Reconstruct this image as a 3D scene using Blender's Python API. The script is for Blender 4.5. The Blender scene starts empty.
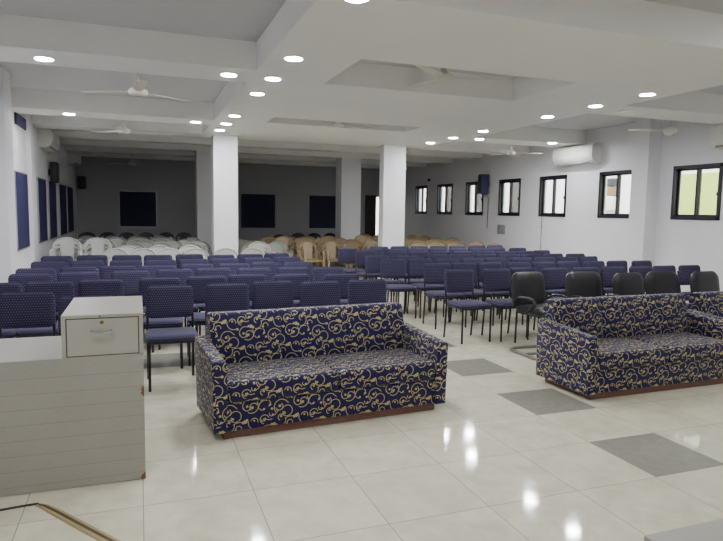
import bpy, bmesh, math, random
from math import sin, cos, pi, radians
from mathutils import Vector, Matrix

random.seed(7)
scene = bpy.context.scene
COL = scene.collection

# ------------------------------------------------------------------ materials
def srgb(r, g, b):
    f = lambda c: (c / 255 / 12.92) if c / 255 <= 0.04045 else ((c / 255 + 0.055) / 1.055) ** 2.4
    return (f(r), f(g), f(b), 1.0)

class NT:
    """small node-graph builder"""
    def __init__(self, name):
        self.m = bpy.data.materials.new(name)
        self.m.use_nodes = True
        self.t = self.m.node_tree
        self.bsdf = self.t.nodes['Principled BSDF']
        self.out = self.t.nodes['Material Output']
    def n(self, kind, **kw):
        nd = self.t.nodes.new(kind)
        for k, v in kw.items():
            setattr(nd, k, v)
        return nd
    def link(self, a, b):
        self.t.links.new(a, b)
    def put(self, sock, v):
        if hasattr(v, 'is_output'):
            self.link(v, sock)
        else:
            sock.default_value = v
    def math(self, op, a, b=None, c=None, clamp=False):
        nd = self.n('ShaderNodeMath', operation=op)
        nd.use_clamp = clamp
        self.put(nd.inputs[0], a)
        if b is not None: self.put(nd.inputs[1], b)
        if c is not None: self.put(nd.inputs[2], c)
        return nd.outputs[0]
    def vmath(self, op, a, b=None, c=None):
        nd = self.n('ShaderNodeVectorMath', operation=op)
        self.put(nd.inputs[0], a)
        if b is not None: self.put(nd.inputs[1], b)
        if c is not None: self.put(nd.inputs[2], c)
        return nd.outputs['Value'] if op in ('LENGTH', 'DOT_PRODUCT', 'DISTANCE') else nd.outputs[0]
    def mix(self, fac, a, b):
        nd = self.n('ShaderNodeMix', data_type='RGBA')
        self.put(nd.inputs[0], fac); self.put(nd.inputs[6], a); self.put(nd.inputs[7], b)
        return nd.outputs[2]
    def noise(self, scale, detail=3.0, vec=None, rough=0.55):
        nd = self.n('ShaderNodeTexNoise')
        nd.inputs['Scale'].default_value = scale
        nd.inputs['Detail'].default_value = detail
        nd.inputs['Roughness'].default_value = rough
        if vec is not None: self.link(vec, nd.inputs['Vector'])
        return nd.outputs[0]
    def pos(self):
        return self.n('ShaderNodeNewGeometry').outputs['Position']
    def obj(self):
        return self.n('ShaderNodeTexCoord').outputs['Object']
    def uv(self):
        return self.n('ShaderNodeTexCoord').outputs['UV']
    def sep(self, v):
        nd = self.n('ShaderNodeSeparateXYZ'); self.link(v, nd.inputs[0])
        return nd.outputs
    def set(self, **kw):
        names = dict(color='Base Color', rough='Roughness', metal='Metallic', spec='Specular IOR Level',
                     sheen='Sheen Weight', coat='Coat Weight', emit='Emission Color', estr='Emission Strength')
        for k, v in kw.items():
            self.put(self.bsdf.inputs[names[k]], v)
        return self
    def bump(self, h, strength=0.2, dist=0.01):
        nd = self.n('ShaderNodeBump')
        nd.inputs['Strength'].default_value = strength
        nd.inputs['Distance'].default_value = dist
        self.link(h, nd.inputs['Height'])
        self.link(nd.outputs[0], self.bsdf.inputs['Normal'])

def plain(name, rgb, rough=0.5, metal=0.0, spec=0.5, var=0.08, scale=6.0):
    """solid colour with a faint procedural mottling"""
    g = NT(name)
    c = srgb(*rgb)
    d = tuple(x * (1 - var) for x in c[:3]) + (1,)
    g.set(color=g.mix(g.noise(scale, 3, g.obj()), d, c), rough=rough, metal=metal, spec=spec)
    return g.m

def scroll_material():
    """navy upholstery with gold scrolling vines: arcs on a sheared repeating cell of the surface's metre-true UVs"""
    g = NT('sofa_scroll_fabric')
    K = 780.0                       # drawing units per metre
    PX, PY, SH = 295 / K, 161 / K, 190 / K
    # (centre x, centre y down, radius, from, to degrees counter-clockwise)
    draw_arcs = [
        (312, 197, 42, 35, 222), (300, 196, 21, 190, 415), (430, 100, 110, 220, 264), (437, 178, 37, 236, 400),
        (447, 180, 21, 20, 235), (513, 188, 38, 70, 192), (527, 170, 17, -75, 70), (497, 190, 15, 190, 345),
        (346, 224, 31, -95, 160), (340, 235, 19, 150, 275), (252, 205, 40, 275, 352), (255, 232, 13, 150, 290),
        (424, 172, 38, 62, 205), (410, 180, 19, 180, 370),
        (352, 108, 40, 165, 292), (346, 104, 20, -20, 165), (262, 162, 64, 58, 122), (196, 112, 38, 262, 372), (206, 98, 18, 30, 250),
        (404, 98, 25, 15, 262), (397, 97, 12, 180, 400), (432, 70, 34, 225, 300), (258, 134, 16, -20, 200)]
    draw_dots = [
        (303, 192, 8), (440, 184, 8), (541, 178, 7), (506, 200, 6), (331, 236, 7), (262, 238, 6), (411, 174, 7),
        (460, 134, 11), (473, 140, 8), (446, 132, 7), (296, 99, 11), (283, 103, 8), (305, 91, 7), (374, 147, 8), (345, 98, 6), (206, 92, 7), (401, 98, 6), (447, 42, 7), (241, 140, 7)]
    p0 = g.uv()
    acc = None
    def local(x, y):
        a = g.vmath('SUBTRACT', p0, ((x - 265) / K, (190 - y) / K, 0))
        k = g.math('FLOOR', g.math('MULTIPLY_ADD', g.sep(a)[1], 1 / PY, 0.5))
        cb = g.n('ShaderNodeCombineXYZ'); g.link(k, cb.inputs[0]); g.link(k, cb.inputs[1])
        a = g.vmath('MULTIPLY_ADD', cb.outputs[0], (-SH, -PY, 0.0), a)
        return g.vmath('WRAP', a, (PX / 2, PY, 1.0), (-PX / 2, -PY, -1.0))
    for x, y, R, a0, a1 in draw_arcs:
        mid, half = radians((a0 + a1) / 2), radians((a1 - a0) / 2)
        q = local(x, y)
        ln = g.vmath('LENGTH', q)
        dt = g.vmath('DOT_PRODUCT', q, (cos(mid), sin(mid), 0))
        ok = g.math('GREATER_THAN', dt, g.math('MULTIPLY', ln, cos(min(half, pi * 0.99))))
        on = g.math('COMPARE', ln, R / K, 0.0029)
        v = g.math('MULTIPLY', ok, on)
        acc = v if acc is None else g.math('MAXIMUM', acc, v)
    for x, y, r in draw_dots:
        acc = g.math('MAXIMUM', acc, g.math('LESS_THAN', g.vmath('LENGTH', local(x, y)), r / K))
    weave = g.noise(240, 1, p0)
    navy = g.mix(weave, srgb(20, 17, 56), srgb(36, 32, 86))
    gold = g.mix(weave, srgb(150, 138, 92), srgb(206, 194, 138))
    g.set(color=g.mix(acc, navy, gold), rough=0.65, spec=0.22, sheen=0.10)
    g.bump(weave, 0.25, 0.002)
    return g.m

def dotted_fabric():
    g = NT('chair_dotted_fabric')
    uv = g.uv()
    s = g.sep(uv)
    P = 0.021
    u = g.math('DIVIDE', s[0], P); v = g.math('DIVIDE', s[1], P)
    row = g.math('FLOOR', v)
    u2 = g.math('ADD', u, g.math('MULTIPLY', g.math('FLOORED_MODULO', row, 2.0), 0.5))
    fu = g.math('SUBTRACT', g.math('FRACT', u2), 0.5); fv = g.math('SUBTRACT', g.math('FRACT', v), 0.5)
    r2 = g.math('ADD', g.math('MULTIPLY', fu, fu), g.math('MULTIPLY', fv, fv))
    dot = g.math('LESS_THAN', r2, 0.055)
    n = g.noise(9, 3, g.obj())
    base = g.mix(n, srgb(44, 41, 67), srgb(55, 52, 81))
    g.set(color=g.mix(dot, base, srgb(98, 94, 118)), rough=0.85, spec=0.2, sheen=0.1)
    return g.m

def floor_material():
    g = NT('polished_floor_tiles')
    p = g.pos()
    s = g.sep(p)
    u = g.math('DIVIDE', s[0], 0.6); v = g.math('DIVIDE', s[1], 0.6)
    cu = g.math('FLOOR', u); cv = g.math('FLOOR', v)
    du = g.math('PINGPONG', u, 0.5); dv = g.math('PINGPONG', v, 0.5)
    grout = g.math('LESS_THAN', g.math('MINIMUM', du, dv), 0.0042)
    even = g.math('COMPARE', g.math('FLOORED_MODULO', cv, 2.0), 0.0, 0.1)
    colA = g.math('COMPARE', cu, 0.0, 0.1)
    colB = g.math('MULTIPLY', g.math('COMPARE', cu, -5.0, 0.1), g.math('GREATER_THAN', cv, 5.5))
    dark = g.math('MULTIPLY', even, g.math('MULTIPLY', g.math('MAXIMUM', colA, colB), g.math('GREATER_THAN', cv, -0.5)))
    cell = g.n('ShaderNodeCombineXYZ'); g.link(cu, cell.inputs[0]); g.link(cv, cell.inputs[1])
    wn = g.n('ShaderNodeTexWhiteNoise'); wn.noise_dimensions = '2D'; g.link(cell.outputs[0], wn.inputs[0])
    shifted = g.vmath('ADD', p, g.vmath('SCALE', wn.outputs[1]))
    vein = g.noise(5.0, 8, shifted, 0.65)
    ramp = g.n('ShaderNodeValToRGB'); g.link(vein, ramp.inputs[0])
    ramp.color_ramp.elements[0].position = 0.33; ramp.color_ramp.elements[0].color = srgb(210, 204, 178)
    ramp.color_ramp.elements[1].position = 0.60; ramp.color_ramp.elements[1].color = srgb(232, 227, 204)
    tint = g.mix(g.math('MULTIPLY', wn.outputs[0], 0.35), ramp.outputs[0], srgb(217, 212, 190))
    dk = g.mix(g.noise(14, 6, p, 0.7), srgb(132, 130, 120), srgb(168, 166, 154))
    c = g.mix(dark, tint, dk)
    c = g.mix(grout, c, srgb(140, 134, 118))
    g.set(color=c, rough=g.math('ADD', g.math('MULTIPLY', vein, 0.04), g.math('ADD', 0.05, g.math('MULTIPLY', grout, 0.4))), spec=0.45)
    return g.m

def wall_material(name, rgb, spec=0.3):
    g = NT(name)
    p = g.pos()
    a = srgb(*rgb); b = tuple(x * 0.93 for x in a[:3]) + (1,)
    g.set(color=g.mix(g.noise(1.3, 4, p), b, a), rough=0.6, spec=spec)
    g.bump(g.noise(60, 2, p), 0.05, 0.004)
    return g.m

def desk_material():
    g = NT('desk_grey_laminate')
    p = g.pos(); s = g.sep(p)
    z = g.math('DIVIDE', g.math('SUBTRACT', s[2], 0.05), 0.0875)
    line = g.math('MULTIPLY', g.math('LESS_THAN', g.math('PINGPONG', z, 0.5), 0.014), g.math('LESS_THAN', s[2], 0.74))
    base = g.mix(g.noise(3, 5, p), srgb(154, 152, 144), srgb(168, 166, 158))
    base = g.mix(g.math('MULTIPLY', g.math('GREATER_THAN', g.noise(70, 3, p), 0.66), 0.35), base, srgb(130, 126, 114))
    c = g.mix(line, base, srgb(136, 133, 124))
    wob = g.math('MULTIPLY', g.noise(90, 2, p), 0.03)
    for q, r in (((-2.984, 0.94, 0.02), 0.03), ((-2.984, 0.94, 0.53), 0.022), ((-2.984, 0.94, 0.56), 0.018)):
        d = g.vmath('DISTANCE', p, q)
        c = g.mix(g.math('LESS_THAN', g.math('ADD', d, wob), r + 0.012), c, srgb(110, 84, 60))
    g.set(color=c, rough=0.45, spec=0.4)
    return g.m

def emissive(name, rgb, strength):
    g = NT(name)
    t = g.noise(2, 1, g.obj())
    g.set(color=srgb(*rgb), emit=g.mix(t, srgb(*rgb), srgb(*rgb)), estr=strength)
    return g.m

def glass_material(name, rgb, body=0.06):
    """window pane: mostly clear, a little mirror, a little dust"""
    g = NT(name)
    tr = g.n('ShaderNodeBsdfTransparent'); tr.inputs[0].default_value = (0.96, 0.97, 0.97, 1)
    gl = g.n('ShaderNodeBsdfGlossy'); gl.inputs['Roughness'].default_value = 0.03
    df = g.n('ShaderNodeBsdfDiffuse')
    g.link(g.mix(g.noise(30, 3, g.obj()), tuple(x * .85 for x in srgb(*rgb)[:3]) + (1,), srgb(*rgb)), df.inputs[0])
    lw = g.n('ShaderNodeLayerWeight'); lw.inputs[0].default_value = 0.5
    fr = g.math('MULTIPLY_ADD', g.math('POWER', lw.outputs['Facing'], 4.0), 0.5, 0.03)
    m1 = g.n('ShaderNodeMixShader'); g.link(fr, m1.inputs[0]); g.link(tr.outputs[0], m1.inputs[1]); g.link(gl.outputs[0], m1.inputs[2])
    m2 = g.n('ShaderNodeMixShader'); m2.inputs[0].default_value = body
    g.link(m1.outputs[0], m2.inputs[1]); g.link(df.outputs[0], m2.inputs[2]); g.link(m2.outputs[0], g.out.inputs[0])
    return g.m

M = {}
M['scroll'] = scroll_material()
M['dots'] = dotted_fabric()
M['floor'] = floor_material()
M['wall'] = wall_material('white_wall_paint', (230, 230, 234))
M['wallshade'] = wall_material('shade_toned_rear_wall', (176, 176, 180))  # white wall greyed: the dimness of the rear is put into the colour
M['ceil'] = wall_material('white_ceiling_paint', (238, 238, 236))
M['shadeceil'] = wall_material('shade_toned_upper_ceiling', (196, 196, 199))  # ceiling white darkened, so the shade of the unlit parts is painted in
M['desk'] = desk_material()
M['deskbox'] = plain('desk_drawer_laminate', (174, 172, 163), 0.4)
M['seam'] = plain('drawer_seam_brown', (86, 66, 46), 0.7)
M['steel'] = plain('polished_steel', (200, 200, 196), 0.25, 1.0)
M['brass'] = plain('aged_brass', (150, 126, 80), 0.35, 0.9)
M['tube'] = plain('black_painted_tube', (26, 25, 30), 0.35, 0.2)
M['plinth'] = plain('brown_plinth_wood', (120, 84, 76), 0.5, var=0.2, scale=14)
M['leather'] = plain('black_leather', (44, 44, 48), 0.38, var=0.25, scale=22)
M['blackplastic'] = plain('black_plastic', (34, 34, 38), 0.4)
M['whiteplastic'] = plain('white_moulded_plastic', (166, 166, 160), 0.35)
M['shadedwhite'] = plain('shade_toned_white_plastic', (138, 138, 132), 0.4)  # same white plastic, darkened to paint the light falloff on the rear rows
M['beigeplastic'] = plain('beige_moulded_plastic', (158, 138, 104), 0.4, var=0.12)
M['darkplastic'] = plain('dark_moulded_plastic', (42, 40, 54), 0.45)
M['frame'] = plain('dark_window_frame', (30, 28, 38), 0.4)
M['glass'] = glass_material('clear_window_pane', (220, 222, 220), 0.08)
M['mesh'] = glass_material('grey_screened_pane', (150, 143, 134), 0.72)
M['board'] = plain('navy_pin_board', (40, 38, 86), 0.8, var=0.15)
M['blackboard'] = plain('dark_navy_board', (46, 49, 74), 0.8, var=0.15)
M['alu'] = plain('aluminium_trim', (176, 176, 176), 0.35, 0.7)
M['ac'] = plain('white_appliance_shell', (226, 226, 222), 0.35)
M['vent'] = plain('grey_vent', (150, 150, 148), 0.5)
M['spk'] = plain('speaker_cabinet', (60, 58, 100), 0.6)
M['spkdark'] = plain('dark_speaker_cabinet', (40, 40, 46), 0.6)
M['fan'] = plain('cream_fan_enamel', (214, 212, 200), 0.35)
M['rim'] = plain('white_light_rim', (232, 232, 230), 0.4)
M['lens'] = emissive('lit_downlight_lens', (249, 250, 254), 100.0)
M['offlens'] = plain('unlit_lens', (206, 206, 204), 0.3)
M['grey'] = plain('grey_plate', (150, 148, 152), 0.5)
M['cable'] = plain('dark_cable', (58, 52, 44), 0.6)
M['tape'] = plain('tan_woven_strip', (176, 160, 118), 0.8, var=0.3, scale=90)
M['tapeline'] = plain('brown_strip_stripe', (104, 86, 62), 0.8, var=0.3, scale=90)
M['door'] = plain('dark_brown_door', (58, 44, 38), 0.45, var=0.2)
M['neigh'] = wall_material('cream_render', (244, 243, 238))
M['lime'] = wall_material('lime_render', (178, 198, 92))
M['brownbox'] = plain('brown_box', (134, 100, 60), 0.6)
M['tubegrey'] = plain('grey_floor_tube', (132, 130, 124), 0.5, 0.3)

# ------------------------------------------------------------------ mesh building
class MB:
    def __init__(self):
        self.bm = bmesh.new()
    def _xf(self, geom, mat):
        bmesh.ops.transform(self.bm, matrix=mat, verts=geom)
    def box(self, lo, hi, bev=0.0, seg=2, mat=None):
        r = bmesh.ops.create_cube(self.bm, size=1.0)
        vs = r['verts']
        c = [(a + b) / 2 for a, b in zip(lo, hi)]; s = [max(abs(b - a), 1e-5) for a, b in zip(lo, hi)]
        m = Matrix.Translation(c) @ Matrix.Diagonal((*s, 1))
        self._xf(vs, m)
        if bev > 0:
            es = list({e for v in vs for e in v.link_edges})
            r = bmesh.ops.bevel(self.bm, geom=es, offset=min(bev, min(s) * 0.49), segments=seg, profile=0.5, affect='EDGES')
            vs = list({v for f in r['faces'] for v in f.verts} | {v for v in vs if v.is_valid})
        if mat is not None:
            self._xf(vs, mat)
        return self
    def tube(self, pts, r, seg=8, closed=False, flat=None):
        """round tube through points; flat=(a,b) gives an elliptical section"""
        pts = [Vector(p) for p in pts]
        n = len(pts)
        rs = r if isinstance(r, (list, tuple)) else [r] * n
        rings = []
        up = None
        for i in range(n):
            a = pts[i - 1] if (i > 0 or closed) else pts[i]
            b = pts[(i + 1) % n] if (i < n - 1 or closed) else pts[i]
            t = (b - a).normalized()
            if up is None:
                up = Vector((0, 0, 1)) if abs(t.z) < 0.9 else Vector((0, 1, 0))
            s = t.cross(up)
            if s.length < 1e-4:
                s = t.cross(Vector((1, 0.3, 0)))
            s.normalize()
            w = s.cross(t).normalized()
            up = w
            fa, fb = flat if flat else (1, 1)
            rings.append([self.bm.verts.new(pts[i] + s * (rs[i] * fa * cos(2 * pi * k / seg)) + w * (rs[i] * fb * sin(2 * pi * k / seg))) for k in range(seg)])
        for i in range(n if closed else n - 1):
            A, B = rings[i], rings[(i + 1) % n]
            for k in range(seg):
                self.bm.faces.new((A[k], A[(k + 1) % seg], B[(k + 1) % seg], B[k]))
        if not closed:
            self.bm.faces.new(rings[0][::-1]); self.bm.faces.new(rings[-1])
        return self
    def pad(self, w, h, t, rad, edge, mat=None, bulge=0.0, seg=5):
        """cushion: rounded-rectangle outline in local XY, thickness along Z"""
        def outline(ins):
            rr = max(rad - ins, 0.004)
            W, H = w / 2 - ins, h / 2 - ins
            o = []
            for cx, cy, a0 in ((W - rr, H - rr, 0), (-W + rr, H - rr, 90), (-W + rr, -H + rr, 180), (W - rr, -H + rr, 270)):
                for k in range(seg + 1):
                    a = radians(a0 + 90 * k / seg)
                    o.append((cx + rr * cos(a), cy + rr * sin(a)))
            return o
        layers = [(-t / 2 - bulge, edge * 3.2), (-t / 2, edge), (-t / 2 + edge, 0), (t / 2 - edge, 0), (t / 2, edge), (t / 2 + bulge, edge * 3.2)]
        rings = []
        allv = []
        for z, ins in layers:
            rg = [self.bm.verts.new((x, y, z)) for x, y in outline(ins)]
            rings.append(rg); allv += rg
        n = len(rings[0])
        for A, B in zip(rings, rings[1:]):
            for k in range(n):
                self.bm.faces.new((A[k], A[(k + 1) % n], B[(k + 1) % n], B[k]))
        self.bm.faces.new(rings[0][::-1]); self.bm.faces.new(rings[-1])
        if mat is not None:
            self._xf(allv, mat)
        return self
    def lathe(self, prof, seg=20, mat=None):
        """revolve (radius, z) profile about Z"""
        rings = []
        allv = []
        for r, z in prof:
            rg = [self.bm.verts.new((max(r, 1e-4) * cos(2 * pi * k / seg), max(r, 1e-4) * sin(2 * pi * k / seg), z)) for k in range(seg)]
            rings.append(rg); allv += rg
        for A, B in zip(rings, rings[1:]):
            for k in range(seg):
                self.bm.faces.new((A[k], A[(k + 1) % seg], B[(k + 1) % seg], B[k]))
        self.bm.faces.new(rings[0][::-1]); self.bm.faces.new(rings[-1])
        if mat is not None:
            self._xf(allv, mat)
        return self
    def surf(self, fn, nu, nv, keep=None, thick=0.012):
        """grid surface fn(u,v), u in -1..1, v in 0..1, cells filtered by keep, given thickness"""
        g = [[self.bm.verts.new(fn(-1 + 2 * i / nu, j / nv)) for i in range(nu + 1)] for j in range(nv + 1)]
        fs = []
        for j in range(nv):
            for i in range(nu):
                if keep and not keep(-1 + 2 * (i + .5) / nu, (j + .5) / nv):
                    continue
                fs.append(self.bm.faces.new((g[j][i], g[j][i + 1], g[j + 1][i + 1], g[j + 1][i])))
        loose = [v for row in g for v in row if not v.link_faces]
        bmesh.ops.delete(self.bm, geom=loose, context='VERTS')
        bmesh.ops.solidify(self.bm, geom=fs, thickness=thick)
        return self
    def loft(self, rings, cap=True):
        R = [[self.bm.verts.new(p) for p in rg] for rg in rings]
        n = len(R[0])
        for A, B in zip(R, R[1:]):
            for k in range(n):
                self.bm.faces.new((A[k], A[(k + 1) % n], B[(k + 1) % n], B[k]))
        if cap:
            self.bm.faces.new(R[0][::-1]); self.bm.faces.new(R[-1])
        return self
    def mesh(self, name, mat, smooth=True):
        bm = self.bm
        bmesh.ops.recalc_face_normals(bm, faces=bm.faces)
        uvl = bm.loops.layers.uv.new('UVMap')
        for f in bm.faces:
            n = f.normal
            ax = max(range(3), key=lambda i: abs(n[i]))
            f.smooth = smooth
            for l in f.loops:
                c = l.vert.co
                l[uvl].uv = ((c.y + 0.11, c.z), (c.x, c.z), (c.x, c.y + 0.07))[ax]
        me = bpy.data.meshes.new(name)
        bm.to_mesh(me); bm.free()
        me.materials.append(mat)
        if smooth:
            try:
                me.set_sharp_from_angle(angle=radians(42))
            except Exception:
                pass
        return me
    def build(self, name, mat, parent=None, smooth=True):
        o = bpy.data.objects.new(name, self.mesh(name, mat, smooth))
        COL.objects.link(o)
        if parent is not None:
            o.parent = parent
        return o

def tag(o, label=None, cat=None, group=None, kind=None):
    if label: o['label'] = label
    if cat: o['category'] = cat
    if group: o['group'] = group
    if kind: o['kind'] = kind
    return o

def thing(name, label, cat, loc=(0, 0, 0), rz=0.0, group=None, kind=None):
    o = bpy.data.objects.new(name, None)
    o.empty_display_size = 0.1
    COL.objects.link(o)
    o.location = loc; o.rotation_euler = (0, 0, rz)
    return tag(o, label, cat, group, kind)

def dup(root, loc, rz=0.0, label=None, group=None):
    r = root.copy(); COL.objects.link(r)
    r.location = loc; r.rotation_euler = (0, 0, rz)
    if label: r['label'] = label
    if group: r['group'] = group
    for ch in list(root.children):
        c = ch.copy(); COL.objects.link(c); c.parent = r
        for gch in list(ch.children):
            d = gch.copy(); COL.objects.link(d); d.parent = c
    return r

class Repeat:
    """first use moves the prototype itself, later uses copy it"""
    def __init__(self, root): self.root, self.used = root, False
    def __call__(self, loc, rz, label, group):
        if not self.used:
            self.used = True
            o = self.root
            o.location = loc; o.rotation_euler = (0, 0, rz); o['label'] = label; o['group'] = group
            return o
        return dup(self.root, loc, rz, label, group)

def struct(name, mb, mat, label, parent=None, smooth=False):
    o = mb.build(name, mat, parent, smooth)
    if parent is None:
        tag(o, label, None, None, 'structure')
    return o

ORD = ['first', 'second', 'third', 'fourth', 'fifth', 'sixth', 'seventh', 'eighth', 'ninth', 'tenth', 'eleventh', 'twelfth']

# ------------------------------------------------------------------ room shell
XL, XR, YF, YB = -4.9, 6.2, -4.3, 19.0
ZS, ZC = 3.15, 3.45           # soffit and upper ceiling
struct('floor', MB().box((XL - .2, YF - .2, -0.12), (XR + .2, YB + .2, 0)), M['floor'], 'cream polished tile floor with a line of grey tiles')
struct('ceiling', MB().box((XL - .2, YF - .2, ZC), (XR + .2, YB + .2, ZC + .15)), M['shadeceil'], 'upper ceiling above the lowered soffits')
struct('wall_left', MB().box((XL - .2, YF - .2, 0), (XL, YB + .2, ZC)), M['wall'], 'white wall carrying blue boards')
struct('wall_front', MB().box((XL, YF - .2, 0), (XR, YF, ZC)), M['wall'], 'white wall behind the stage end')

# window openings in the right wall: (y near, y far)
WIN = [(15.88, 16.78), (14.10, 15.10), (12.28, 13.26), (10.50, 11.48), (8.71, 9.70), (6.65, 7.66), (4.76, 5.76)]
WZ0, WZ1 = 1.565, 2.53
mb = MB()
mb.box((XR, YF - .2, 0), (XR + .2, YB + .2, WZ0)).box((XR, YF - .2, WZ1), (XR + .2, YB + .2, ZC))
ys = [YF - .2]
for a, b in sorted(WIN):
    ys += [a, b]
ys.append(YB + .2)
for k in range(0, len(ys), 2):
    mb.box((XR, ys[k], WZ0), (XR + .2, ys[k + 1], WZ1))
struct('wall_right', mb, M['wall'], 'white wall with a row of small sliding windows')
DX0, DX1, DZ = 5.12, 5.86, 2.24
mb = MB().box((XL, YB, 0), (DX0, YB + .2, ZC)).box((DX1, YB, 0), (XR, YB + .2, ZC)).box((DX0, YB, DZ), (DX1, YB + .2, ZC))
struct('wall_back', mb, M['wallshade'], 'unlit white back wall with dark boards')

# lowered ceilings and beams
def slab(mb, x0, y0, x1, y1):
    mb.box((x0, y0, ZS), (x1, y1, ZC))
# the middle false ceiling: a slab cut by the two recesses
CX0, CX1, C1, C2 = -0.86, 1.82, (3.15, 4.45), (7.35, 8.02)
mb = MB()
MX0, MX1 = -1.75, 3.40
slab(mb, MX0, 1.45, CX0, 10.85); slab(mb, CX1, 1.45, MX1, 10.85)
slab(mb, CX0, 1.45, CX1, C1[0]); slab(mb, CX0, C1[1], CX1, C2[0]); slab(mb, CX0, C2[1], CX1, 10.85)
struct('ceiling_panel', mb, M['ceil'], 'lowered white ceiling over the middle bay with two long recesses')
for x0, x1, side in ((XL, MX0, 'door side'), (MX1, XR, 'window side')):
    for k, (a, b) in enumerate(((4.08, 4.80), (8.16, 8.88), (10.2, 10.85))):
        struct('ceiling_beam', MB().box((x0, a, ZS), (x1, b, ZC)), M['ceil'], f'{ORD[k]} lowered white cross band of the {side} bay')
for k, y in enumerate((12.4, 14.2, 16.0, 17.6)):
    struct('ceiling_beam', MB().box((XL, y, 3.17), (XR, y + .42, ZC)), M['ceil'], f'{ORD[k]} beam across the unlit rear ceiling')
# pillars
struct('pillar', MB().box((-1.526, 10.25, 0), (-1.02, 10.62, ZS), .008), M['wall'], 'white square pillar behind the white plastic chairs')
struct('pillar', MB().box((2.30, 10.25, 0), (2.855, 10.52, ZS), .008), M['wall'], 'white square pillar behind the window side blue chairs')
struct('pillar', MB().box((-1.525, 14.2, 0), (-0.95, 14.75, 3.17), .008), M['wall'], 'rear pillar half hidden behind the front pillar')
struct('pillar', MB().box((2.58, 14.2, 0), (3.19, 14.75, 3.17), .008), M['wall'], 'rear pillar among the beige chairs')
struct('pillar', MB().box((XL, 6.55, 0), (-4.65, 7.07, ZC)), M['wall'], 'shallow wall pier before the first blue board')
struct('pillar', MB().box((XL, 9.72, 0), (-4.82, 10.0, ZC)), M['wall'], 'shallow wall pier between two blue boards')
struct('pillar', MB().box((5.9, 6.08, 0), (XR, 6.47, ZC)), M['wall'], 'shallow wall pier between two windows')

# ---- windows
for k, (a, b) in enumerate(WIN):
    f = 0.055
    x0, x1 = XR - .018, XR + .12
    mb = MB()
    mb.box((x0, a, WZ0), (x1, a + f, WZ1)).box((x0, b - f, WZ0), (x1, b, WZ1))
    mb.box((x0, a, WZ0), (x1, b, WZ0 + f)).box((x0, a, WZ1 - f), (x1, b, WZ1))
    win = struct(f'window_{k + 1}', mb, M['frame'], f'dark framed sliding window, {ORD[k]} counting from the back wall')
    mid = (a + b) / 2
    for j, (s0, s1, xx) in enumerate(((mid - .03, b - f, .05), (a + f, mid + .03, .015))):
        t = 0.038
        sb = MB()
        X0, X1 = XR + xx, XR + xx + .028
        z0, z1 = WZ0 + f, WZ1 - f
        sb.box((X0, s0, z0), (X1, s0 + t, z1)).box((X0, s1 - t, z0), (X1, s1, z1))
        sb.box((X0, s0, z0), (X1, s1, z0 + t)).box((X0, s0, z1 - t), (X1, s1, z1))
        sash = sb.build('sash', M['frame'], win, False)
        pane = MB().box((X0 + .010, s0 + t * .8, z0 + t * .8), (X0 + .014, s1 - t * .8, z1 - t * .8))
        screened = j == 1 and k in (1, 2, 3)
        p = pane.build('pane', M['mesh'] if screened else M['glass'], sash, False)
        if screened: p['label'] = 'grey screened pane'
    MB().box((XR - .03, a + f + .01, 1.98), (XR + .0, a + f + .025, 2.04), .004).build('latch', M['blackplastic'], win)

# ---- back door (ajar) and what lies outside
mb = MB().box((DX0, YB - .03, 0), (DX0 + .06, YB + .2, DZ)).box((DX1 - .05, YB - .03, 0), (DX1, YB + .2, DZ)).box((DX0, YB - .03, DZ - .06), (DX1, YB + .2, DZ))
door = struct('door_1', mb, M['door'], 'dark brown rear door standing slightly open')
MB().box((DX0 + .06, YB + .03, 0.01), (DX1 - .27, YB + .075, DZ - .06), .004).build('door_leaf', M['door'], door, False)
MB().tube([(DX1 - .31, YB + .03, 1.0), (DX1 - .31, YB - .02, 1.0), (DX1 - .31, YB - .02, 1.12), (DX1 - .31, YB + .03, 1.12)], .008).build('door_handle', M['steel'], door)

struct('outside_ground', MB().box((XR + .2, YF - 3, -.3), (16, 26, -.15)).box((XL, YB + .2, -.3), (XR + .2, 26, -.15)), M['grey'], 'paved ground outside the windows')
struct('outside_wall', MB().box((8.9, 8.39, -.2), (9.2, 24, 2.75)).box((3.4, 21.6, -.2), (8.9, 21.9, 3.0)), M['neigh'], 'pale neighbouring wall outside the windows')
struct('outside_wall', MB().box((8.9, 1.0, -.2), (9.2, 8.35, 2.60)), M['lime'], 'lime green neighbouring wall outside the nearest window')
struct('outside_wall', MB().box((9.5, 1.0, -.2), (9.8, 8.8, 4.0)), M['neigh'], 'white upper wall behind the lime green wall')
mc = thing('meter_cabinet', 'narrow stack of meter boxes on the wall outside the sixth window', 'meter box', (8.9, 10.2, 1.55), kind='thing')
MB().box((-.10, -.12, 0), (0, .12, .20), .01).build('base_box', M['vent'], mc)
MB().box((-.12, -.11, .21), (0, .11, .58), .01).build('meter_box', M['ac'], mc)
MB().box((-.10, -.12, .59), (0, .12, .82), .01).build('fuse_box', M['brownbox'], mc)
MB().box((-.12, -.13, .83), (0, .13, 1.05), .01).build('vent_box', M['blackplastic'], mc)

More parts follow.
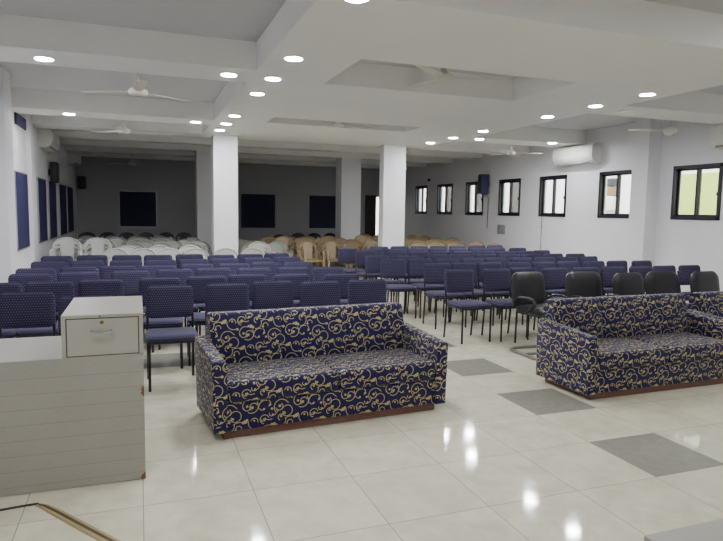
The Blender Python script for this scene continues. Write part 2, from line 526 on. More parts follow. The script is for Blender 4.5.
# ------------------------------------------------------------------ boards on the walls
def board(name, axis, a0, a1, z0, z1, at, mat, label, group, trim=.018):
    """board with a slim metal edge; axis 'y' hangs on the left wall, 'x' on the back wall"""
    if axis == 'y':
        t = thing(name, label, 'board', (at, (a0 + a1) / 2, z0), 0, group)
        h, w = z1 - z0, (a1 - a0) / 2
        MB().box((0.002, -w + trim, trim), (.022, w - trim, h - trim)).build('board_face', mat, t, False)
        MB().box((0, -w, 0), (.028, -w + trim, h)).box((0, w - trim, 0), (.028, w, h)).box((0, -w, 0), (.028, w, trim)).box((0, -w, h - trim), (.028, w, h)).build('edge_frame', M['alu'], t, False)
    else:
        t = thing(name, label, 'board', ((a0 + a1) / 2, at, z0), 0, group)
        h, w = z1 - z0, (a1 - a0) / 2
        MB().box((-w + trim, -.022, trim), (w - trim, -.002, h - trim)).build('board_face', mat, t, False)
        MB().box((-w, -.028, 0), (-w + trim, 0, h)).box((w - trim, -.028, 0), (w, 0, h)).box((-w, -.028, 0), (w, 0, trim)).box((-w, -.028, h - trim), (w, 0, h)).build('edge_frame', M['blackplastic'] if a0 > 0 else M['alu'], t, False)
    return t
LB = [(8.48, 9.66), (10.82, 11.95), (12.35, 13.6), (14.25, 15.8), (16.0, 17.6)]
for k, (a, b) in enumerate(LB):
    board('pin_board', 'y', a, b, .87, 2.19, XL, M['board'], f'tall navy pin board on the side wall, {ORD[k]} counting from the desk', 'navy boards along the side wall')
for a, b, what in ((-3.62, -2.44, 'behind the white plastic chairs'), (.41, 1.63, 'between the two front pillars, nearer the white chairs'), (2.92, 4.1, 'half behind the rear pillar')):
    board('notice_board', 'x', a, b, .97, 2.17, YB, M['blackboard'], f'square dark board on the back wall {what}', 'dark boards on the back wall')
pn = thing('wall_panel', 'small dark blue panel high above the first blue board', 'panel', (XL, 9.2, 2.97))
MB().box((0, -.42, 0), (.04, .42, .18), .004).build('panel_face', M['spk'], pn, False)
MB().box((0, -.45, -.01), (.03, -.42, .18)).box((0, .42, -.01), (.03, .45, .18)).build('panel_frame', M['frame'], pn, False)

# ------------------------------------------------------------------ downlights
lp = thing('ceiling_light', '', 'ceiling light', (0, 0, ZS))
MB().lathe([(.086, -.002), (.105, -.006), (.112, -.003), (.112, .0), (.086, .0)], 28).build('rim', M['rim'], lp)
MB().lathe([(.001, -.008), (.06, -.007), (.086, -.004), (.086, -.001), (.001, -.001)], 28).build('lens', M['lens'], lp)
put_light = Repeat(lp)
LIGHTS = [(-1.48, -2.6, 'a'), (-1.48, -1.0, 'a')]
rowL = [1.52, 3.42, 4.45, 5.45, 7.51, 8.52, 9.46]
rowR = [3.36, 4.29, 5.36, 7.27, 8.42, 9.46]
for k, y in enumerate(rowL):
    put_light((-1.49, y, ZS), 0, f'round lit downlight, {ORD[k]} from the front in the row before the white pillar', 'lit downlights')
for k, y in enumerate(rowR):
    put_light((3.08, y, ZS), 0, f'round lit downlight, {ORD[k]} from the front in the window side row', 'lit downlights')
for x, y, w in ((-3.9, 4.5, 'on the front cross band near the side wall'), (-2.0, 4.45, 'on the front cross band beside the middle row'),
                (-4.06, 8.55, 'on the second cross band near the side wall'), (-2.02, 8.53, 'on the second cross band beside the middle row'),
                (3.66, 8.36, 'on the second window side band beside the row'), (5.39, 8.24, 'on the second window side band near the air conditioner')):
    put_light((x, y, ZS), 0, f'round lit downlight {w}', 'lit downlights')
# the stage end of the hall carries the same fittings above the upper ceiling line (they light the sofas and desk)
for x, y, w in ((-1.49, -1.2, 'over the stage end, desk side'), (3.08, -1.2, 'over the stage end, window side'), (3.08, .6, 'over the stage end, before the window side row'), (-3.6, -.4, 'over the stage end near the side wall')):
    put_light((x, y, ZC), 0, f'round lit downlight {w}', 'lit downlights')
ul = thing('ceiling_light', 'round unlit downlight on the front window side band', 'ceiling light', (3.75, 4.45, ZS))
MB().lathe([(.086, -.002), (.105, -.006), (.112, -.003), (.112, .0), (.086, .0)], 28).build('rim', M['rim'], ul)
MB().lathe([(.001, -.006), (.06, -.006), (.086, -.004), (.086, -.001), (.001, -.001)], 28).build('lens', M['offlens'], ul)

# ------------------------------------------------------------------ ceiling fans
def fan(loc, ztop, a0, label):
    t = thing('ceiling_fan', label, 'ceiling fan', loc, 0, 'ceiling fans')
    L = ztop - loc[2]
    MB().lathe([(.045, L), (.06, L - .005), (.058, L - .04), (.02, L - .085), (.014, L - .09)][::-1], 18).build('canopy', M['fan'], t)
    MB().tube([(0, 0, .06), (0, 0, L - .05)], .013, 10).build('rod', M['fan'], t)
    MB().lathe([(.03, -.045), (.085, -.042), (.105, -.025), (.11, .0), (.105, .022), (.075, .04), (.04, .05), (.032, .075), (.03, .11), (.018, .13)], 24).build('motor_housing', M['fan'], t)
    for k in range(3):
        a = a0 + k * 2 * pi / 3
        b = MB()
        mt = Matrix.Rotation(a, 4, 'Z')
        rings = []
        for r, w, p in ((.10, .03, 0), (.17, .035, .03), (.2, .056, .09), (.45, .062, .08), (.66, .058, .07), (.70, .045, .06)):
            rg = []
            for yy, zz in ((-w, .003), (w, .003), (w, -.003), (-w, -.003)):
                v = Vector((r, yy * cos(p) - zz * sin(p), yy * sin(p) + zz * cos(p) - .004))
                rg.append(mt @ v)
            rings.append(rg)
        b.loft(rings).build('blade', M['fan'], t)
    return t
fan((-2.98, 4.97, 2.97), ZC, radians(-87), 'cream ceiling fan behind the front cross band, near the side wall')
fan((-3.22, 8.97, 2.97), ZC, radians(20), 'cream ceiling fan behind the second cross band, near the side wall')
fan((-3.17, 16.95, 2.93), ZC, radians(50), 'dim ceiling fan in the unlit rear, side wall side')
fan((5.20, 4.97, 3.02), ZC, radians(-75), 'cream ceiling fan before the nearest window')
fan((4.86, 8.97, 2.98), ZC, radians(-18), 'cream ceiling fan beside the air conditioner')
fan((.42, 3.8, 3.215), ZC, radians(-20), 'cream ceiling fan inside the front ceiling recess')
fan((.38, 7.7, 3.16), ZC, radians(10), 'cream ceiling fan inside the narrow rear ceiling recess')

# ------------------------------------------------------------------ air conditioners
def aircon(loc, rz, label, L=1.3):
    """split unit; local back on y=0, front towards -y, length along x"""
    t = thing('air_conditioner', label, 'air conditioner', loc, rz, 'split air conditioners')
    prof = [(0, .40), (-.15, .40), (-.215, .385), (-.245, .34), (-.255, .22), (-.25, .12), (-.22, .055), (-.15, .0), (0, .0)]
    cs = MB().loft([[(x, y, z) for y, z in prof] for x in (-L / 2, -L / 2 + .01, L / 2 - .01, L / 2)]).build('casing', M['ac'], t)
    MB().loft([[(x, y - .006, z) for y, z in ((-.247, .335), (-.257, .22), (-.253, .13), (-.2, .13), (-.2, .335))] for x in (-L / 2 + .06, L / 2 - .06)]).build('front_panel', M['ac'], t)
    MB().box((-L / 2 + .1, -.012, -.04), (L / 2 - .1, 0.012, .04), .006, 2, Matrix.Translation((0, -.195, .035)) @ Matrix.Rotation(radians(-38), 4, 'X')).build('vent_louvre', M['vent'], cs)
    MB().tube([(L / 2 - .05, -.05, .03), (L / 2 - .05, -.03, -.02), (L / 2 - .05, -.02, -.06)], .012).build('drain_pipe', M['ac'], t)
    return t
aircon((XR, 8.30, 2.73), radians(-90), 'white split air conditioner above the space between two windows')
aircon((XR, 4.22, 2.76), radians(-90), 'white split air conditioner at the picture edge above the nearest window')
aircon((XL, 11.9, 2.82), radians(90), 'white split air conditioner high on the board wall, nearer one')
aircon((XL, 17.3, 2.86), radians(90), 'dim white split air conditioner far back on the board wall')

# ------------------------------------------------------------------ speakers and wall fittings
def speaker(loc, rz, w, d, h, mat, label):
    t = thing('wall_speaker', label, 'speaker', loc, rz)
    cb = MB().box((-w / 2, -d - .05, 0), (w / 2, -.05, h), .012).build('cabinet', mat, t)
    MB().box((-w / 2 + .015, -d - .062, .02), (w / 2 - .015, -d - .05, h - .02), .005).build('grille', M['blackplastic'], cb)
    MB().box((-.03, -.055, h * .35), (.03, 0, h * .65), .004).build('bracket', M['tube'], t)
    return t
speaker((XR, 12.02, 2.16), radians(-100), .26, .22, .54, M['spk'], 'navy box speaker on the window wall between two windows')
speaker((XL, 12.6, 2.15), radians(90), .3, .14, .46, M['spkdark'], 'dark box speaker above the third blue board')
speaker((-4.72, YB, 2.20), radians(0), .24, .18, .4, M['spk'], 'small navy speaker high in the rear corner')
sc_ = thing('speaker_cord', 'thin dark cord hanging below the navy window wall speaker', 'cord', (XR - .02, 12.0, 0))
MB().tube([(-.07, 0, 2.16), (.005, 0, 2.05), (.005, 0, 1.6), (.005, .01, 1.2)], .008).build('cord', M['cable'], sc_)
np_ = thing('switch_plate', 'grey switch plate on the wall under the fourth window', 'switch', (XR, 11.3, 1.07))
MB().box((-.025, -.17, 0), (0, .17, .25), .006).build('plate', M['grey'], np_)
MB().box((-.032, -.12, .05), (-.025, .12, .2), .004).build('switch_panel', M['vent'], np_)
cd = thing('wall_conduit', 'thin vertical conduit on the wall under the fifth window', 'conduit', (XR - .01, 9.56, 0))
MB().tube([(0, 0, .02), (0, 0, 1.56)], .012, 8).build('pipe', M['grey'], cd)
MB().box((-.012, -.02, .8), (.008, .02, .83)).box((-.012, -.02, 1.3), (.008, .02, 1.33)).build('clip', M['grey'], cd)
sm = thing('wall_sensor', 'small dark sensor high on the window wall far back', 'sensor', (XR, 15.7, 2.66))
MB().box((-.06, -.05, 0), (0, .05, .09), .012).build('body', M['blackplastic'], sm)
MB().lathe([(.03, 0), (.03, .012), (.015, .03), (.002, .032)], 14, Matrix.Translation((-.06, 0, .045)) @ Matrix.Rotation(radians(-90), 4, 'Y')).build('lens', M['frame'], sm)

# ------------------------------------------------------------------ sofas
def make_sofa(W=1.88, D=.80):
    t = thing('sofa', '', 'sofa')
    fab = M['scroll']
    aw = .092
    # arms: slab-sided, gently flared, higher at the back
    for s in (-1, 1):
        rings = []
        xo, xi = s * W / 2, s * (W / 2 - aw)
        for y, z1 in ((.0, .555), (.012, .568), (.06, .574), (.40, .598), (.72, .62), (.74, .60)):
            ins = .012 if y in (.0, .74) else 0.0
            z0 = .06 + ins
            c = .022
            a, b = xo - s * ins, xi + s * ins
            fl = s * .012
            rg = [(a, y, z0), (b, y, z0), (b, y, z1 - c), (b + s * c * .35, y, z1 - c * .3), (b + s * c, y, z1), (a + fl - s * c, y, z1), (a + fl - s * c * .3, y, z1 - c * .3), (a + fl, y, z1 - c)]
            rings.append([Vector(p) for p in rg])
        MB().loft(rings).build('arm', fab, t)
    iw = W / 2 - aw
    MB().box((-iw - .02, .03, .06), (iw + .02, .70, .265), .012, 3).build('seat_base', fab, t)
    for s in (-1, 1):
        x0, x1 = (-iw, -.002) if s < 0 else (.002, iw)
        MB().box((x0, .012, .262), (x1, .60, .415), .035, 4).build('seat_cushion', fab, t)
    b = MB()
    # backrest in three upholstered panels
    x = -iw - .005
    wseg = (2 * iw + .01) / 3
    for k in range(3):
        a0, a1 = x + k * wseg + .001, x + (k + 1) * wseg - .001
        prof = [(.545, .40), (.560, .55), (.600, .72), (.622, .785), (.645, .803), (.72, .803), (.752, .785), (.765, .72), (.76, .30), (.74, .07), (.60, .07), (.57, .30)]
        rings = []
        for xx, d in ((a0, .010), (a0 + .02, 0), (a1 - .02, 0), (a1, .010)):
            rings.append([(xx, yy + (d if yy < .63 else 0), zz - (d * .6 if zz > .78 else 0)) for yy, zz in prof])
        b.loft(rings)
    b.build('backrest', fab, t)
    MB().box((-W / 2 + .075, .055, 0.0), (W / 2 - .075, .68, .062), .004).build('plinth', M['plinth'], t)
    return t
sofa = Repeat(make_sofa())
sofa((-1.595, 1.45, 0), radians(4.6), 'navy sofa with gold scroll pattern standing alone beside the grey desk', 'navy scroll sofas')
sofa((1.57, 1.36, 0), radians(1.2), 'navy sofa with gold scroll pattern in front of the black armchairs', 'navy scroll sofas')
sofa((3.50, 1.40, 0), radians(1.0), 'navy sofa with gold scrolls cut off by the picture edge', 'navy scroll sofas')

# ------------------------------------------------------------------ desks
dk = thing('reception_desk', 'grey laminate desk with grooved front and raised drawer box', 'desk', (0, 0, 0))
dx0, dx1, dy0, dy1 = -4.55, -2.984, .94, 1.62
MB().box((dx0, dy0, .006), (dx1, dy0 + .02, .765), .002).build('front_panel', M['desk'], dk, False)
MB().box((dx0 + .02, dy0 + .02, .006), (dx0 + .04, dy1, .745)).build('side_panel', M['desk'], dk, False)
MB().box((dx1 - .02, dy0 + .02, .006), (dx1, dy1, .745), .002).build('side_panel', M['desk'], dk, False)
MB().box((dx0, dy0 + .02, .745), (dx1, dy1, .765), .002).build('worktop', M['deskbox'], dk, False)
bx0, bz0, bz1, by1 = -3.415, .765, 1.008, 1.68
b = MB()
b.box((bx0, dy0, bz1 - .018), (dx1, by1, bz1), .002).box((bx0, dy0, bz0), (bx0 + .022, by1, bz1 - .018)).box((dx1 - .022, dy0, bz0), (dx1, by1, bz1 - .018)).box((bx0, by1 - .02, bz0), (dx1, by1, bz1 - .018)).box((bx0, dy0, bz0 - .004), (dx1, by1, bz0 + .004))
b.build('drawer_box', M['deskbox'], dk, False)
MB().box((bx0 + .021, dy0 + .006, bz0 + .004), (dx1 - .021, dy0 + .012, bz1 - .018)).build('drawer_gap', M['seam'], dk, False)
dr = MB().box((bx0 + .028, dy0 - .002, bz0 + .010), (dx1 - .028, dy0 + .02, bz1 - .024), .002).build('drawer', M['deskbox'], dk, False)
hx, hz = -3.208, .910
MB().tube([(hx - .053, dy0 - .002, hz + .004), (hx - .053, dy0 - .022, hz + .002), (hx - .04, dy0 - .03, hz - .002), (hx, dy0 - .033, hz - .004), (hx + .04, dy0 - .03, hz + .0), (hx + .053, dy0 - .022, hz + .004), (hx + .053, dy0 - .002, hz + .006)], .0055).build('handle', M['steel'], dr)['label'] = 'bright steel bow handle'
MB().lathe([(.001, .006), (.008, .006), (.011, .002), (.011, 0), (.001, 0)], 16, Matrix.Translation((-3.205, dy0 - .002, .962)) @ Matrix.Rotation(radians(90), 4, 'X')).build('lock', M['brass'], dr)
MB().lathe([(.001, .006), (.005, .006), (.007, .0), (.001, 0)], 12, Matrix.Translation((-3.215, dy0, .998)) @ Matrix.Rotation(radians(90), 4, 'X')).build('peg', M['brass'], dk)
MB().box((-.0, -.02, -.015), (.012, .02, .015), .003, 2, Matrix.Translation((dx1, 1.25, .94))).build('latch', M['brass'], dk)

d2 = thing('side_table', 'pale grey table top corner nearest the camera at the bottom edge', 'table', (0, 0, 0))
tx0, tx1, ty0, ty1 = -1.715, -.35, -2.25, -1.553
MB().box((tx0, ty0, .725), (tx1, ty1, .75), .002).build('table_top', M['deskbox'], d2, False)
MB().box((tx0 + .012, ty0 + .02, 0), (tx0 + .03, ty1 - .02, .725)).build('side_panel', M['seam'], d2, False)
MB().box((tx1 - .03, ty0 + .02, 0), (tx1 - .012, ty1 - .02, .725)).build('side_panel', M['desk'], d2, False)
MB().box((tx0 + .03, ty1 - .04, .1), (tx1 - .03, ty1 - .022, .725)).build('modesty_panel', M['desk'], d2, False)

# ------------------------------------------------------------------ things on the floor
fc = thing('floor_cable', 'thin cable with a tan woven strip lying before the desk', 'cable', (0, 0, 0))
MB().tube([(-4.1, .74, .006), (-3.72, .775, .006), (-3.6, .79, .006), (-3.535, .785, .009)], .006, 6).build('cable', M['cable'], fc)
def ribbon(pts, w, z0, z1):
    rings = []
    for i, (x, y) in enumerate(pts):
        a = Vector(pts[max(i - 1, 0)]); c = Vector(pts[min(i + 1, len(pts) - 1)])
        t = (c - a).normalized(); nx, ny = -t.y, t.x
        ww = w[i]
        rings.append([(x + nx * ww, y + ny * ww, z0), (x - nx * ww, y - ny * ww, z0), (x - nx * ww * .8, y - ny * ww * .8, z1), (x + nx * ww * .8, y + ny * ww * .8, z1)])
    return MB().loft(rings)
line = [(-3.54, .785), (-3.5, .75), (-3.43, .66), (-3.28, .45), (-3.12, .23), (-2.98, .03), (-2.9, -.12)]
ribbon(line, [.012, .022, .03, .032, .032, .032, .032], .0, .008).build('woven_strip', M['tape'], fc, False)
ribbon(line, [.005, .008, .009, .009, .009, .009, .009], .008, .0105).build('stripe', M['tapeline'], fc, False)

fr = thing('floor_frame', 'grey rounded tube frame lying on the floor behind the sofa', 'frame', (0, 0, 0))
def rrect(cx, cy, w, h, r, z):
    o = []
    for sx, sy, a0 in ((1, 1, 0), (-1, 1, 90), (-1, -1, 180), (1, -1, 270)):
        for k in range(6):
            a = radians(a0 + 18 * k)
            o.append((cx + sx * (w / 2 - r) + r * cos(a), cy + sy * (h / 2 - r) + r * sin(a), z))
    return o
MB().tube(rrect(1.42, 2.98, .62, .62, .12, .018), .022, 8, True, (1, .8)).build('ring', M['tubegrey'], fr)
MB().tube([(1.14, 2.98, .018), (1.70, 2.98, .018)], .015).build('cross_bar', M['tubegrey'], fr)

# ------------------------------------------------------------------ blue chairs
def make_blue_chair():
    t = thing('visitor_chair', '', 'chair')
    MB().pad(.445, .43, .05, .06, .016, Matrix.Translation((0, -.01, .465)), .006).build('seat', M['dots'], t)
    m = Matrix.Translation((0, .235, .735)) @ Matrix.Rotation(radians(90 - 9), 4, 'X')
    MB().pad(.43, .305, .042, .05, .014, m, .005).build('backrest', M['dots'], t)
    for s in (-1, 1):
        MB().tube([(s * .205, -.20, .0), (s * .205, -.20, .43)], .0125, 8).build('leg', M['tube'], t)
        MB().tube([(s * .205, .235, .0), (s * .205, .195, .40), (s * .205, .20, .48), (s * .203, .272, .80)], .0125, 8).build('leg', M['tube'], t)
    f = MB()
    for s in (-1, 1):
        f.tube([(s * .205, -.2, .428), (s * .205, .195, .428)], .011, 8)
    f.tube([(-.205, -.19, .428), (.205, -.19, .428)], .011, 8).tube([(-.205, .19, .428), (.205, .19, .428)], .011, 8)
    f.build('seat_frame', M['tube'], t)
    return t
bc = Repeat(make_blue_chair())
OFF = .262      # from the seat centre back to the top of the backrest
LEFT = [
 [(-3.91, 3.02), (-3.42, 2.66), (-2.73, 3.23), (-2.2, 3.27), (-1.71, 3.40), (-1.24, 3.27), (-.71, 3.3)],
 [(-4.28, 3.78), (-3.84, 3.80), (-3.37, 3.9), (-2.81, 3.97), (-2.32, 4.03), (-1.85, 4.13), (-1.34, 4.05), (-.78, 3.97)],
 [(-4.12, 4.6), (-3.65, 4.72), (-3.09, 4.75), (-2.6, 4.88), (-2.14, 4.93), (-1.63, 4.85), (-1.14, 4.88), (-.67, 4.8)],
 [(-4.16, 5.25), (-3.71, 5.36), (-3.26, 5.42), (-2.77, 5.4), (-2.27, 5.57), (-1.8, 5.55), (-1.33, 5.67), (-.87, 5.63)],
 [(-4.14, 6.2), (-3.67, 6.23), (-3.19, 6.3), (-2.73, 6.27), (-2.27, 6.36), (-1.8, 6.45), (-1.31, 6.46), (-.82, 6.56)],
 [(-4.15, 7.2), (-3.68, 7.29), (-3.19, 7.26), (-2.72, 7.22), (-2.24, 7.33), (-1.77, 7.15), (-1.28, 7.25), (-.81, 7.38)]]
RIGHT = [
 [(.93, 4.19), (1.48, 4.16), (1.96, 4.27), (2.43, 4.16), (2.93, 4.15), (3.42, 4.14), (3.88, 4.10), (4.36, 4.14), (4.85, 4.12)],
 [(1.07, 5.12), (1.53, 5.13), (1.99, 5.15), (2.45, 5.08), (2.92, 5.08), (3.39, 5.1), (3.86, 5.04), (4.33, 5.05), (4.80, 5.0)],
 [(.74, 5.97), (1.22, 5.98), (1.68, 5.93), (2.14, 5.9), (2.62, 5.97), (3.08, 5.92), (3.58, 5.94), (4.07, 5.94), (4.55, 5.97)],
 [(.76, 6.68), (1.27, 6.58), (1.92, 6.8), (2.39, 6.76), (2.88, 6.75), (3.35, 6.66), (3.84, 6.72), (4.31, 6.67), (4.78, 6.62)],
 [(1.02, 7.92), (1.5, 7.62), (1.95, 7.56), (2.40, 7.53), (2.86, 7.49), (3.31, 7.45), (3.77, 7.41), (4.24, 7.45), (4.76, 7.6)],
 [(.88, 8.55), (1.36, 8.4), (1.83, 8.37), (2.31, 8.43), (2.8, 8.45), (3.28, 8.42), (3.78, 8.45), (4.26, 8.52), (4.73, 8.42)],
 [(1.75, 9.1), (2.25, 9.15), (2.74, 9.18), (3.22, 9.2), (3.73, 9.28), (4.22, 9.28), (4.8, 9.42)]]
rowname = ['front', 'second', 'third', 'fourth', 'fifth', 'sixth', 'rearmost']
for rows, block, group in ((LEFT, 'desk side block', 'blue dotted chairs behind the desk and first sofa'), (RIGHT, 'window side block', 'blue dotted chairs in the window side block')):
    for r, row in enumerate(rows):
        for c, (x, y) in enumerate(row):
            rn = 'rearmost' if r == len(rows) - 1 else rowname[r]
            bc((x, y - OFF, 0), radians(random.uniform(-3, 3)), f'blue dotted padded chair, {ORD[c]} from the left in the {rn} row, {block}', group)

# ------------------------------------------------------------------ black armchairs
def make_armchair():
    t = thing('leather_armchair', '', 'armchair')
    m = Matrix.Translation((0, .235, .655)) @ Matrix.Rotation(radians(90 - 10), 4, 'X')
    MB().pad(.54, .47, .085, .12, .032, m, .012, 7).build('backrest', M['leather'], t)
    MB().pad(.50, .46, .09, .07, .03, Matrix.Translation((0, -.02, .44)), .012).build('seat', M['leather'], t)
    for s in (-1, 1):
        x = s * .258
        MB().tube([(x, .19, .45), (x + s * .01, .17, .55), (x + s * .015, .08, .60), (x + s * .018, -.06, .61), (x + s * .018, -.16, .595), (x + s * .014, -.19, .55), (x + s * .008, -.12, .47), (x, -.02, .41)], .019, 8, False, (1.2, .8)).build('armrest', M['blackplastic'], t)
        for yy in (-.21, .2):
            MB().tube([(s * .215, yy, 0), (s * .215, yy * .95, .40)], .013, 8).build('leg', M['tube'], t)
    MB().tube([(-.215, -.2, .395), (.215, -.2, .395)], .011).tube([(-.215, .19, .395), (.215, .19, .395)], .011).tube([(-.215, -.2, .395), (-.215, .19, .395)], .011).tube([(.215, -.2, .395), (.215, .19, .395)], .011).build('seat_frame', M['tube'], t)
    return t
ac = Repeat(make_armchair())
for k, (x, y) in enumerate(((1.66, 3.70), (2.38, 3.58), (2.95, 3.36), (3.55, 3.42), (4.20, 3.30))):
    ac((x, y - .28, 0), radians((6, -4, 5, -3, 4)[k]), f'black leather armchair with loop arms, {ORD[k]} from the left behind the sofas', 'black leather armchairs behind the sofas')

# ------------------------------------------------------------------ moulded plastic chairs
def plastic_parts():
    def back(u, v):
        hw = .24 + .02 * v - .085 * max(0, v - .62) ** 2 / .38 ** 2
        z = .42 + .445 * v - .055 * v * u * u * (1 if v > .5 else .5)
        return (u * hw, .20 + .11 * v + .03 * (1 - u * u), z)
    def keep(u, v):
        return not (.40 < abs(u) < .74 and .12 < v < .72)
    B = MB().surf(back, 18, 12, keep, .012)
    rim = [back(-.95, v / 8) for v in range(1, 8)] + [back(u / 6 * .95, .985) for u in range(-6, 7)] + [back(.95, v / 8) for v in range(7, 0, -1)]
    B.tube(rim, .015, 8)
    S = MB().surf(lambda u, v: (u * (.235 - .01 * v), -.235 + .455 * v, .425 - .012 * (1 - u * u) * sin(pi * v) - (.03 * (1 - v / .12) ** 2 if v < .12 else 0)), 8, 10, None, .014)
    A, L = [], []
    for s in (-1, 1):
        A.append(MB().tube([(s * .225, .25, .66), (s * .238, .12, .655), (s * .242, -.05, .645), (s * .24, -.17, .62), (s * .236, -.215, .54), (s * .24, -.21, .42)], [.022, .028, .03, .028, .022, .02], 8, False, (1, .45)))
        for yy, yb in ((-.21, -.25), (.21, .275)):
            rings = []
            for k, (z, w) in enumerate(((.425, .036), (.2, .03), (0, .022))):
                q = 1 - z / .425
                cx, cy = s * (.205 + .028 * q), yy + (yb - yy) * q
                rings.append([(cx + w * a, cy + w * bb, z) for a, bb in ((s, -1 if yy < 0 else 1), (s, (.2 if yy < 0 else -.2)), (s * .6, (.2 if yy < 0 else -.2)), (s * .5, -.55 if yy < 0 else .55), (-s * .3, -.6 if yy < 0 else .6), (-s * .3, -1 if yy < 0 else 1))])
            L.append(MB().loft(rings))
    return B, S, A, L
def make_plastic(name, mat, parts=True):
    B, S, A, L = plastic_parts()
    if parts:
        t = thing(name, '', 'chair')
        B.build('backrest', mat, t); S.build('seat', mat, t)
        for a in A: a.build('armrest', mat, t)
        for l in L: l.build('leg', mat, t)
        return t
    bm = bmesh.new()
    for q in (B, S, *A, *L):
        me = q.mesh('tmp', mat); bm.from_mesh(me); bpy.data.meshes.remove(me)
    me = bpy.data.meshes.new(name); bm.to_mesh(me); bm.free(); me.materials.append(mat)
    o = bpy.data.objects.new(name, me); COL.objects.link(o)
    return tag(o, '', 'chair')
POFF = .31
NUM = {1: 'first', 2: 'second', 3: 'third'}
def plastic_rows(near, far, rows, colour, group, where, split):
    """rows: list of rows of (x, y of the back's top, how many stacked)"""
    for r, row in enumerate(rows):
        for c, (x, y, n) in enumerate(row):
            rz = radians(random.uniform(-5, 5))
            if r > 1: x += (.0, .2)[r % 2] - .1
            for k in range(n):
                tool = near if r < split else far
                spot = f'{ORD[c]} place in the {ORD[r]} {where} row'
                if n == 1: lab = f'{colour} plastic armchair, single, {spot}'
                else: lab = f'{colour} plastic armchair, {["lowest", "next above lowest", "topmost"][k] if n == 3 else ["lower", "upper"][k]} in the stack, {spot}'
                tool((x, y - POFF - .02 * k, .082 * k), rz, lab, group)
W = M['whiteplastic']
wn, wf = Repeat(make_plastic('plastic_armchair', W)), Repeat(make_plastic('plastic_armchair', M['shadedwhite'], False))
white = [
 [(-3.43, 9.2, 1), (-2.93, 9.15, 1), (-2.46, 9.2, 1), (-1.98, 9.12, 1), (-1.44, 9.1, 1), (-.92, 9.07, 1)],
 [(-4.29, 10.0, 3), (-3.78, 9.95, 3), (-3.22, 10.05, 1), (-2.62, 10.0, 1), (-2.02, 10.1, 1), (-.62, 9.95, 2)],
 [(-4.25, 10.95, 2), (-3.6, 10.9, 2), (-3.02, 10.9, 1), (-2.42, 10.95, 1), (-1.84, 11.0, 1), (-.55, 10.9, 1), (.02, 10.95, 1)],
 [(-4.2, 11.85, 1), (-3.6, 11.8, 2), (-3.0, 11.85, 1), (-2.4, 11.8, 1), (-1.8, 11.85, 1), (-.5, 11.8, 1), (.08, 11.85, 1)],
 [(-4.25, 12.75, 1), (-3.6, 12.7, 1), (-3.02, 12.75, 1), (-2.42, 12.7, 1), (-1.85, 12.75, 1), (-.45, 12.8, 1)],
 [(-4.2, 13.65, 1), (-3.6, 13.6, 1), (-3.0, 13.65, 1), (-2.4, 13.6, 1), (-1.8, 13.65, 1)],
 [(-4.2, 14.6, 1), (-3.6, 14.55, 1), (-3.0, 14.6, 1), (-2.4, 14.55, 1)]]
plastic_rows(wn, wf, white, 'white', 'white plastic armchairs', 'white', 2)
Bg = M['beigeplastic']
bn, bf = Repeat(make_plastic('plastic_armchair', Bg)), Repeat(make_plastic('plastic_armchair', Bg, False))
beige = [
 [(3.78, 10.45, 1), (4.36, 10.5, 1), (4.93, 10.5, 1), (5.5, 10.55, 1)],
 [(.92, 11.7, 1), (1.52, 11.75, 1), (2.1, 11.7, 1), (3.2, 11.5, 1), (3.8, 11.45, 1), (4.4, 11.5, 1), (5.0, 11.45, 1), (5.6, 11.5, 1)],
 [(.6, 12.6, 2), (1.2, 12.6, 1), (1.8, 12.6, 2), (2.4, 12.55, 1), (3.0, 12.5, 1), (3.6, 12.45, 1), (4.2, 12.5, 1), (4.8, 12.45, 1), (5.4, 12.5, 1)],
 [(.5, 13.5, 1), (1.1, 13.5, 1), (1.7, 13.5, 1), (2.25, 13.5, 1), (2.85, 13.4, 2), (3.45, 13.4, 2), (4.05, 13.45, 1), (4.65, 13.4, 1), (5.25, 13.4, 1), (5.75, 13.4, 1)],
 [(.55, 14.4, 1), (1.15, 14.4, 1), (1.75, 14.4, 1), (3.6, 14.4, 1), (4.2, 14.4, 1), (4.8, 14.4, 1), (5.4, 14.4, 1)],
 [(3.5, 15.3, 1), (4.1, 15.3, 1), (4.7, 15.3, 1), (5.3, 15.3, 1), (5.75, 15.3, 1)],
 [(3.6, 16.2, 1), (4.2, 16.2, 1), (4.8, 16.2, 1), (5.4, 16.2, 1)]]
plastic_rows(bn, bf, beige, 'beige', 'beige plastic armchairs', 'beige', 2)
dn = Repeat(make_plastic('plastic_armchair', M['darkplastic'], False))
for k, x in enumerate((-4.45, -3.9, -3.35, -2.8, -2.25, -1.7)):
    dn((x, 16.9 - POFF, 0), radians(random.uniform(-3, 3)), f'dark plastic armchair by the back wall, {ORD[k]} from the left behind the white chairs', 'dark plastic armchairs')
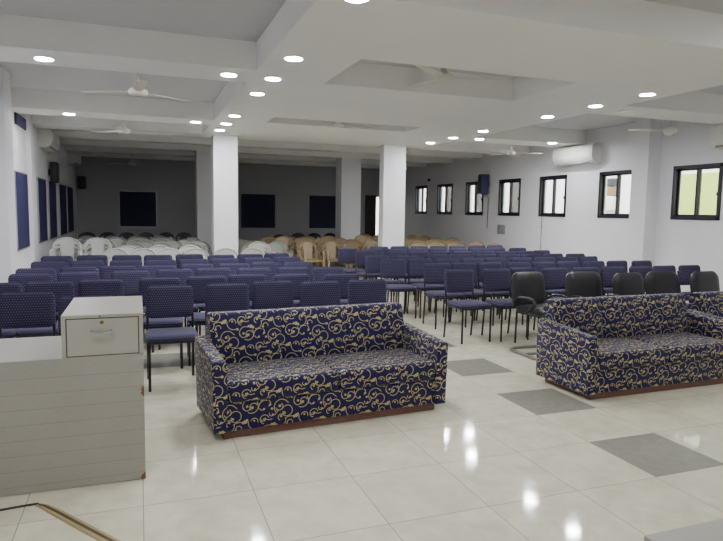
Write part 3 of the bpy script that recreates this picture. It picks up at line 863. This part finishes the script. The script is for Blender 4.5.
for k, (x, y) in enumerate(((1.05, 15.6), (1.98, 16.9), (2.53, 16.9), (3.08, 16.9))):
    dn((x, y - POFF, 0), radians(random.uniform(-3, 3)), f'dark plastic armchair by the back wall, {ORD[k]} from the left behind the beige chairs', 'dark plastic armchairs')

# ------------------------------------------------------------------ daylight outside
w = bpy.data.worlds.new('World'); scene.world = w
w.use_nodes = True
nt = w.node_tree
bg = nt.nodes['Background']
sky = nt.nodes.new('ShaderNodeTexSky')
sky.sky_type = 'HOSEK_WILKIE'
sky.turbidity = 8.0
sky.sun_direction = (0.2, -0.5, 0.84)
hs = nt.nodes.new('ShaderNodeHueSaturation'); hs.inputs['Saturation'].default_value = 0.25
nt.links.new(sky.outputs[0], hs.inputs['Color']); nt.links.new(hs.outputs[0], bg.inputs[0])
bg.inputs[1].default_value = 7.0

sun = bpy.data.lights.new('sun', 'SUN'); sun.energy = 3.2; sun.angle = radians(12)
so = bpy.data.objects.new('sun', sun); COL.objects.link(so)
so.rotation_euler = Vector((0.62, 0.10, -0.78)).to_track_quat('-Z', 'Y').to_euler()
so.location = (3, 8, 9)

# ------------------------------------------------------------------ camera
cam = bpy.data.cameras.new('camera')
co = bpy.data.objects.new('camera', cam); COL.objects.link(co)
F, yaw, pitch, roll = 603.455, .3527035, .0975280, .0165261
fw = Vector((sin(yaw) * cos(pitch), cos(yaw) * cos(pitch), -sin(pitch)))
r = Vector((cos(yaw), -sin(yaw), 0)); u = r.cross(fw)
r2 = r * cos(roll) + u * sin(roll); u2 = -r * sin(roll) + u * cos(roll)
mat = Matrix((r2, u2, -fw)).transposed().to_4x4()
mat.translation = Vector((-2.9917, -2.7562, 1.6166))
co.matrix_world = mat
cam.sensor_width = 36.0
cam.lens = F / 723 * 36
cam.clip_start = 0.05
scene.camera = co

scene.view_settings.view_transform = 'AgX'
scene.view_settings.look = 'None'
scene.view_settings.exposure = 2.05
cy = scene.cycles
cy.max_bounces = 10; cy.diffuse_bounces = 6; cy.glossy_bounces = 4; cy.transparent_max_bounces = 12
cy.sample_clamp_indirect = 6.0
cy.caustics_reflective = False; cy.caustics_refractive = False
cy.use_denoising = True
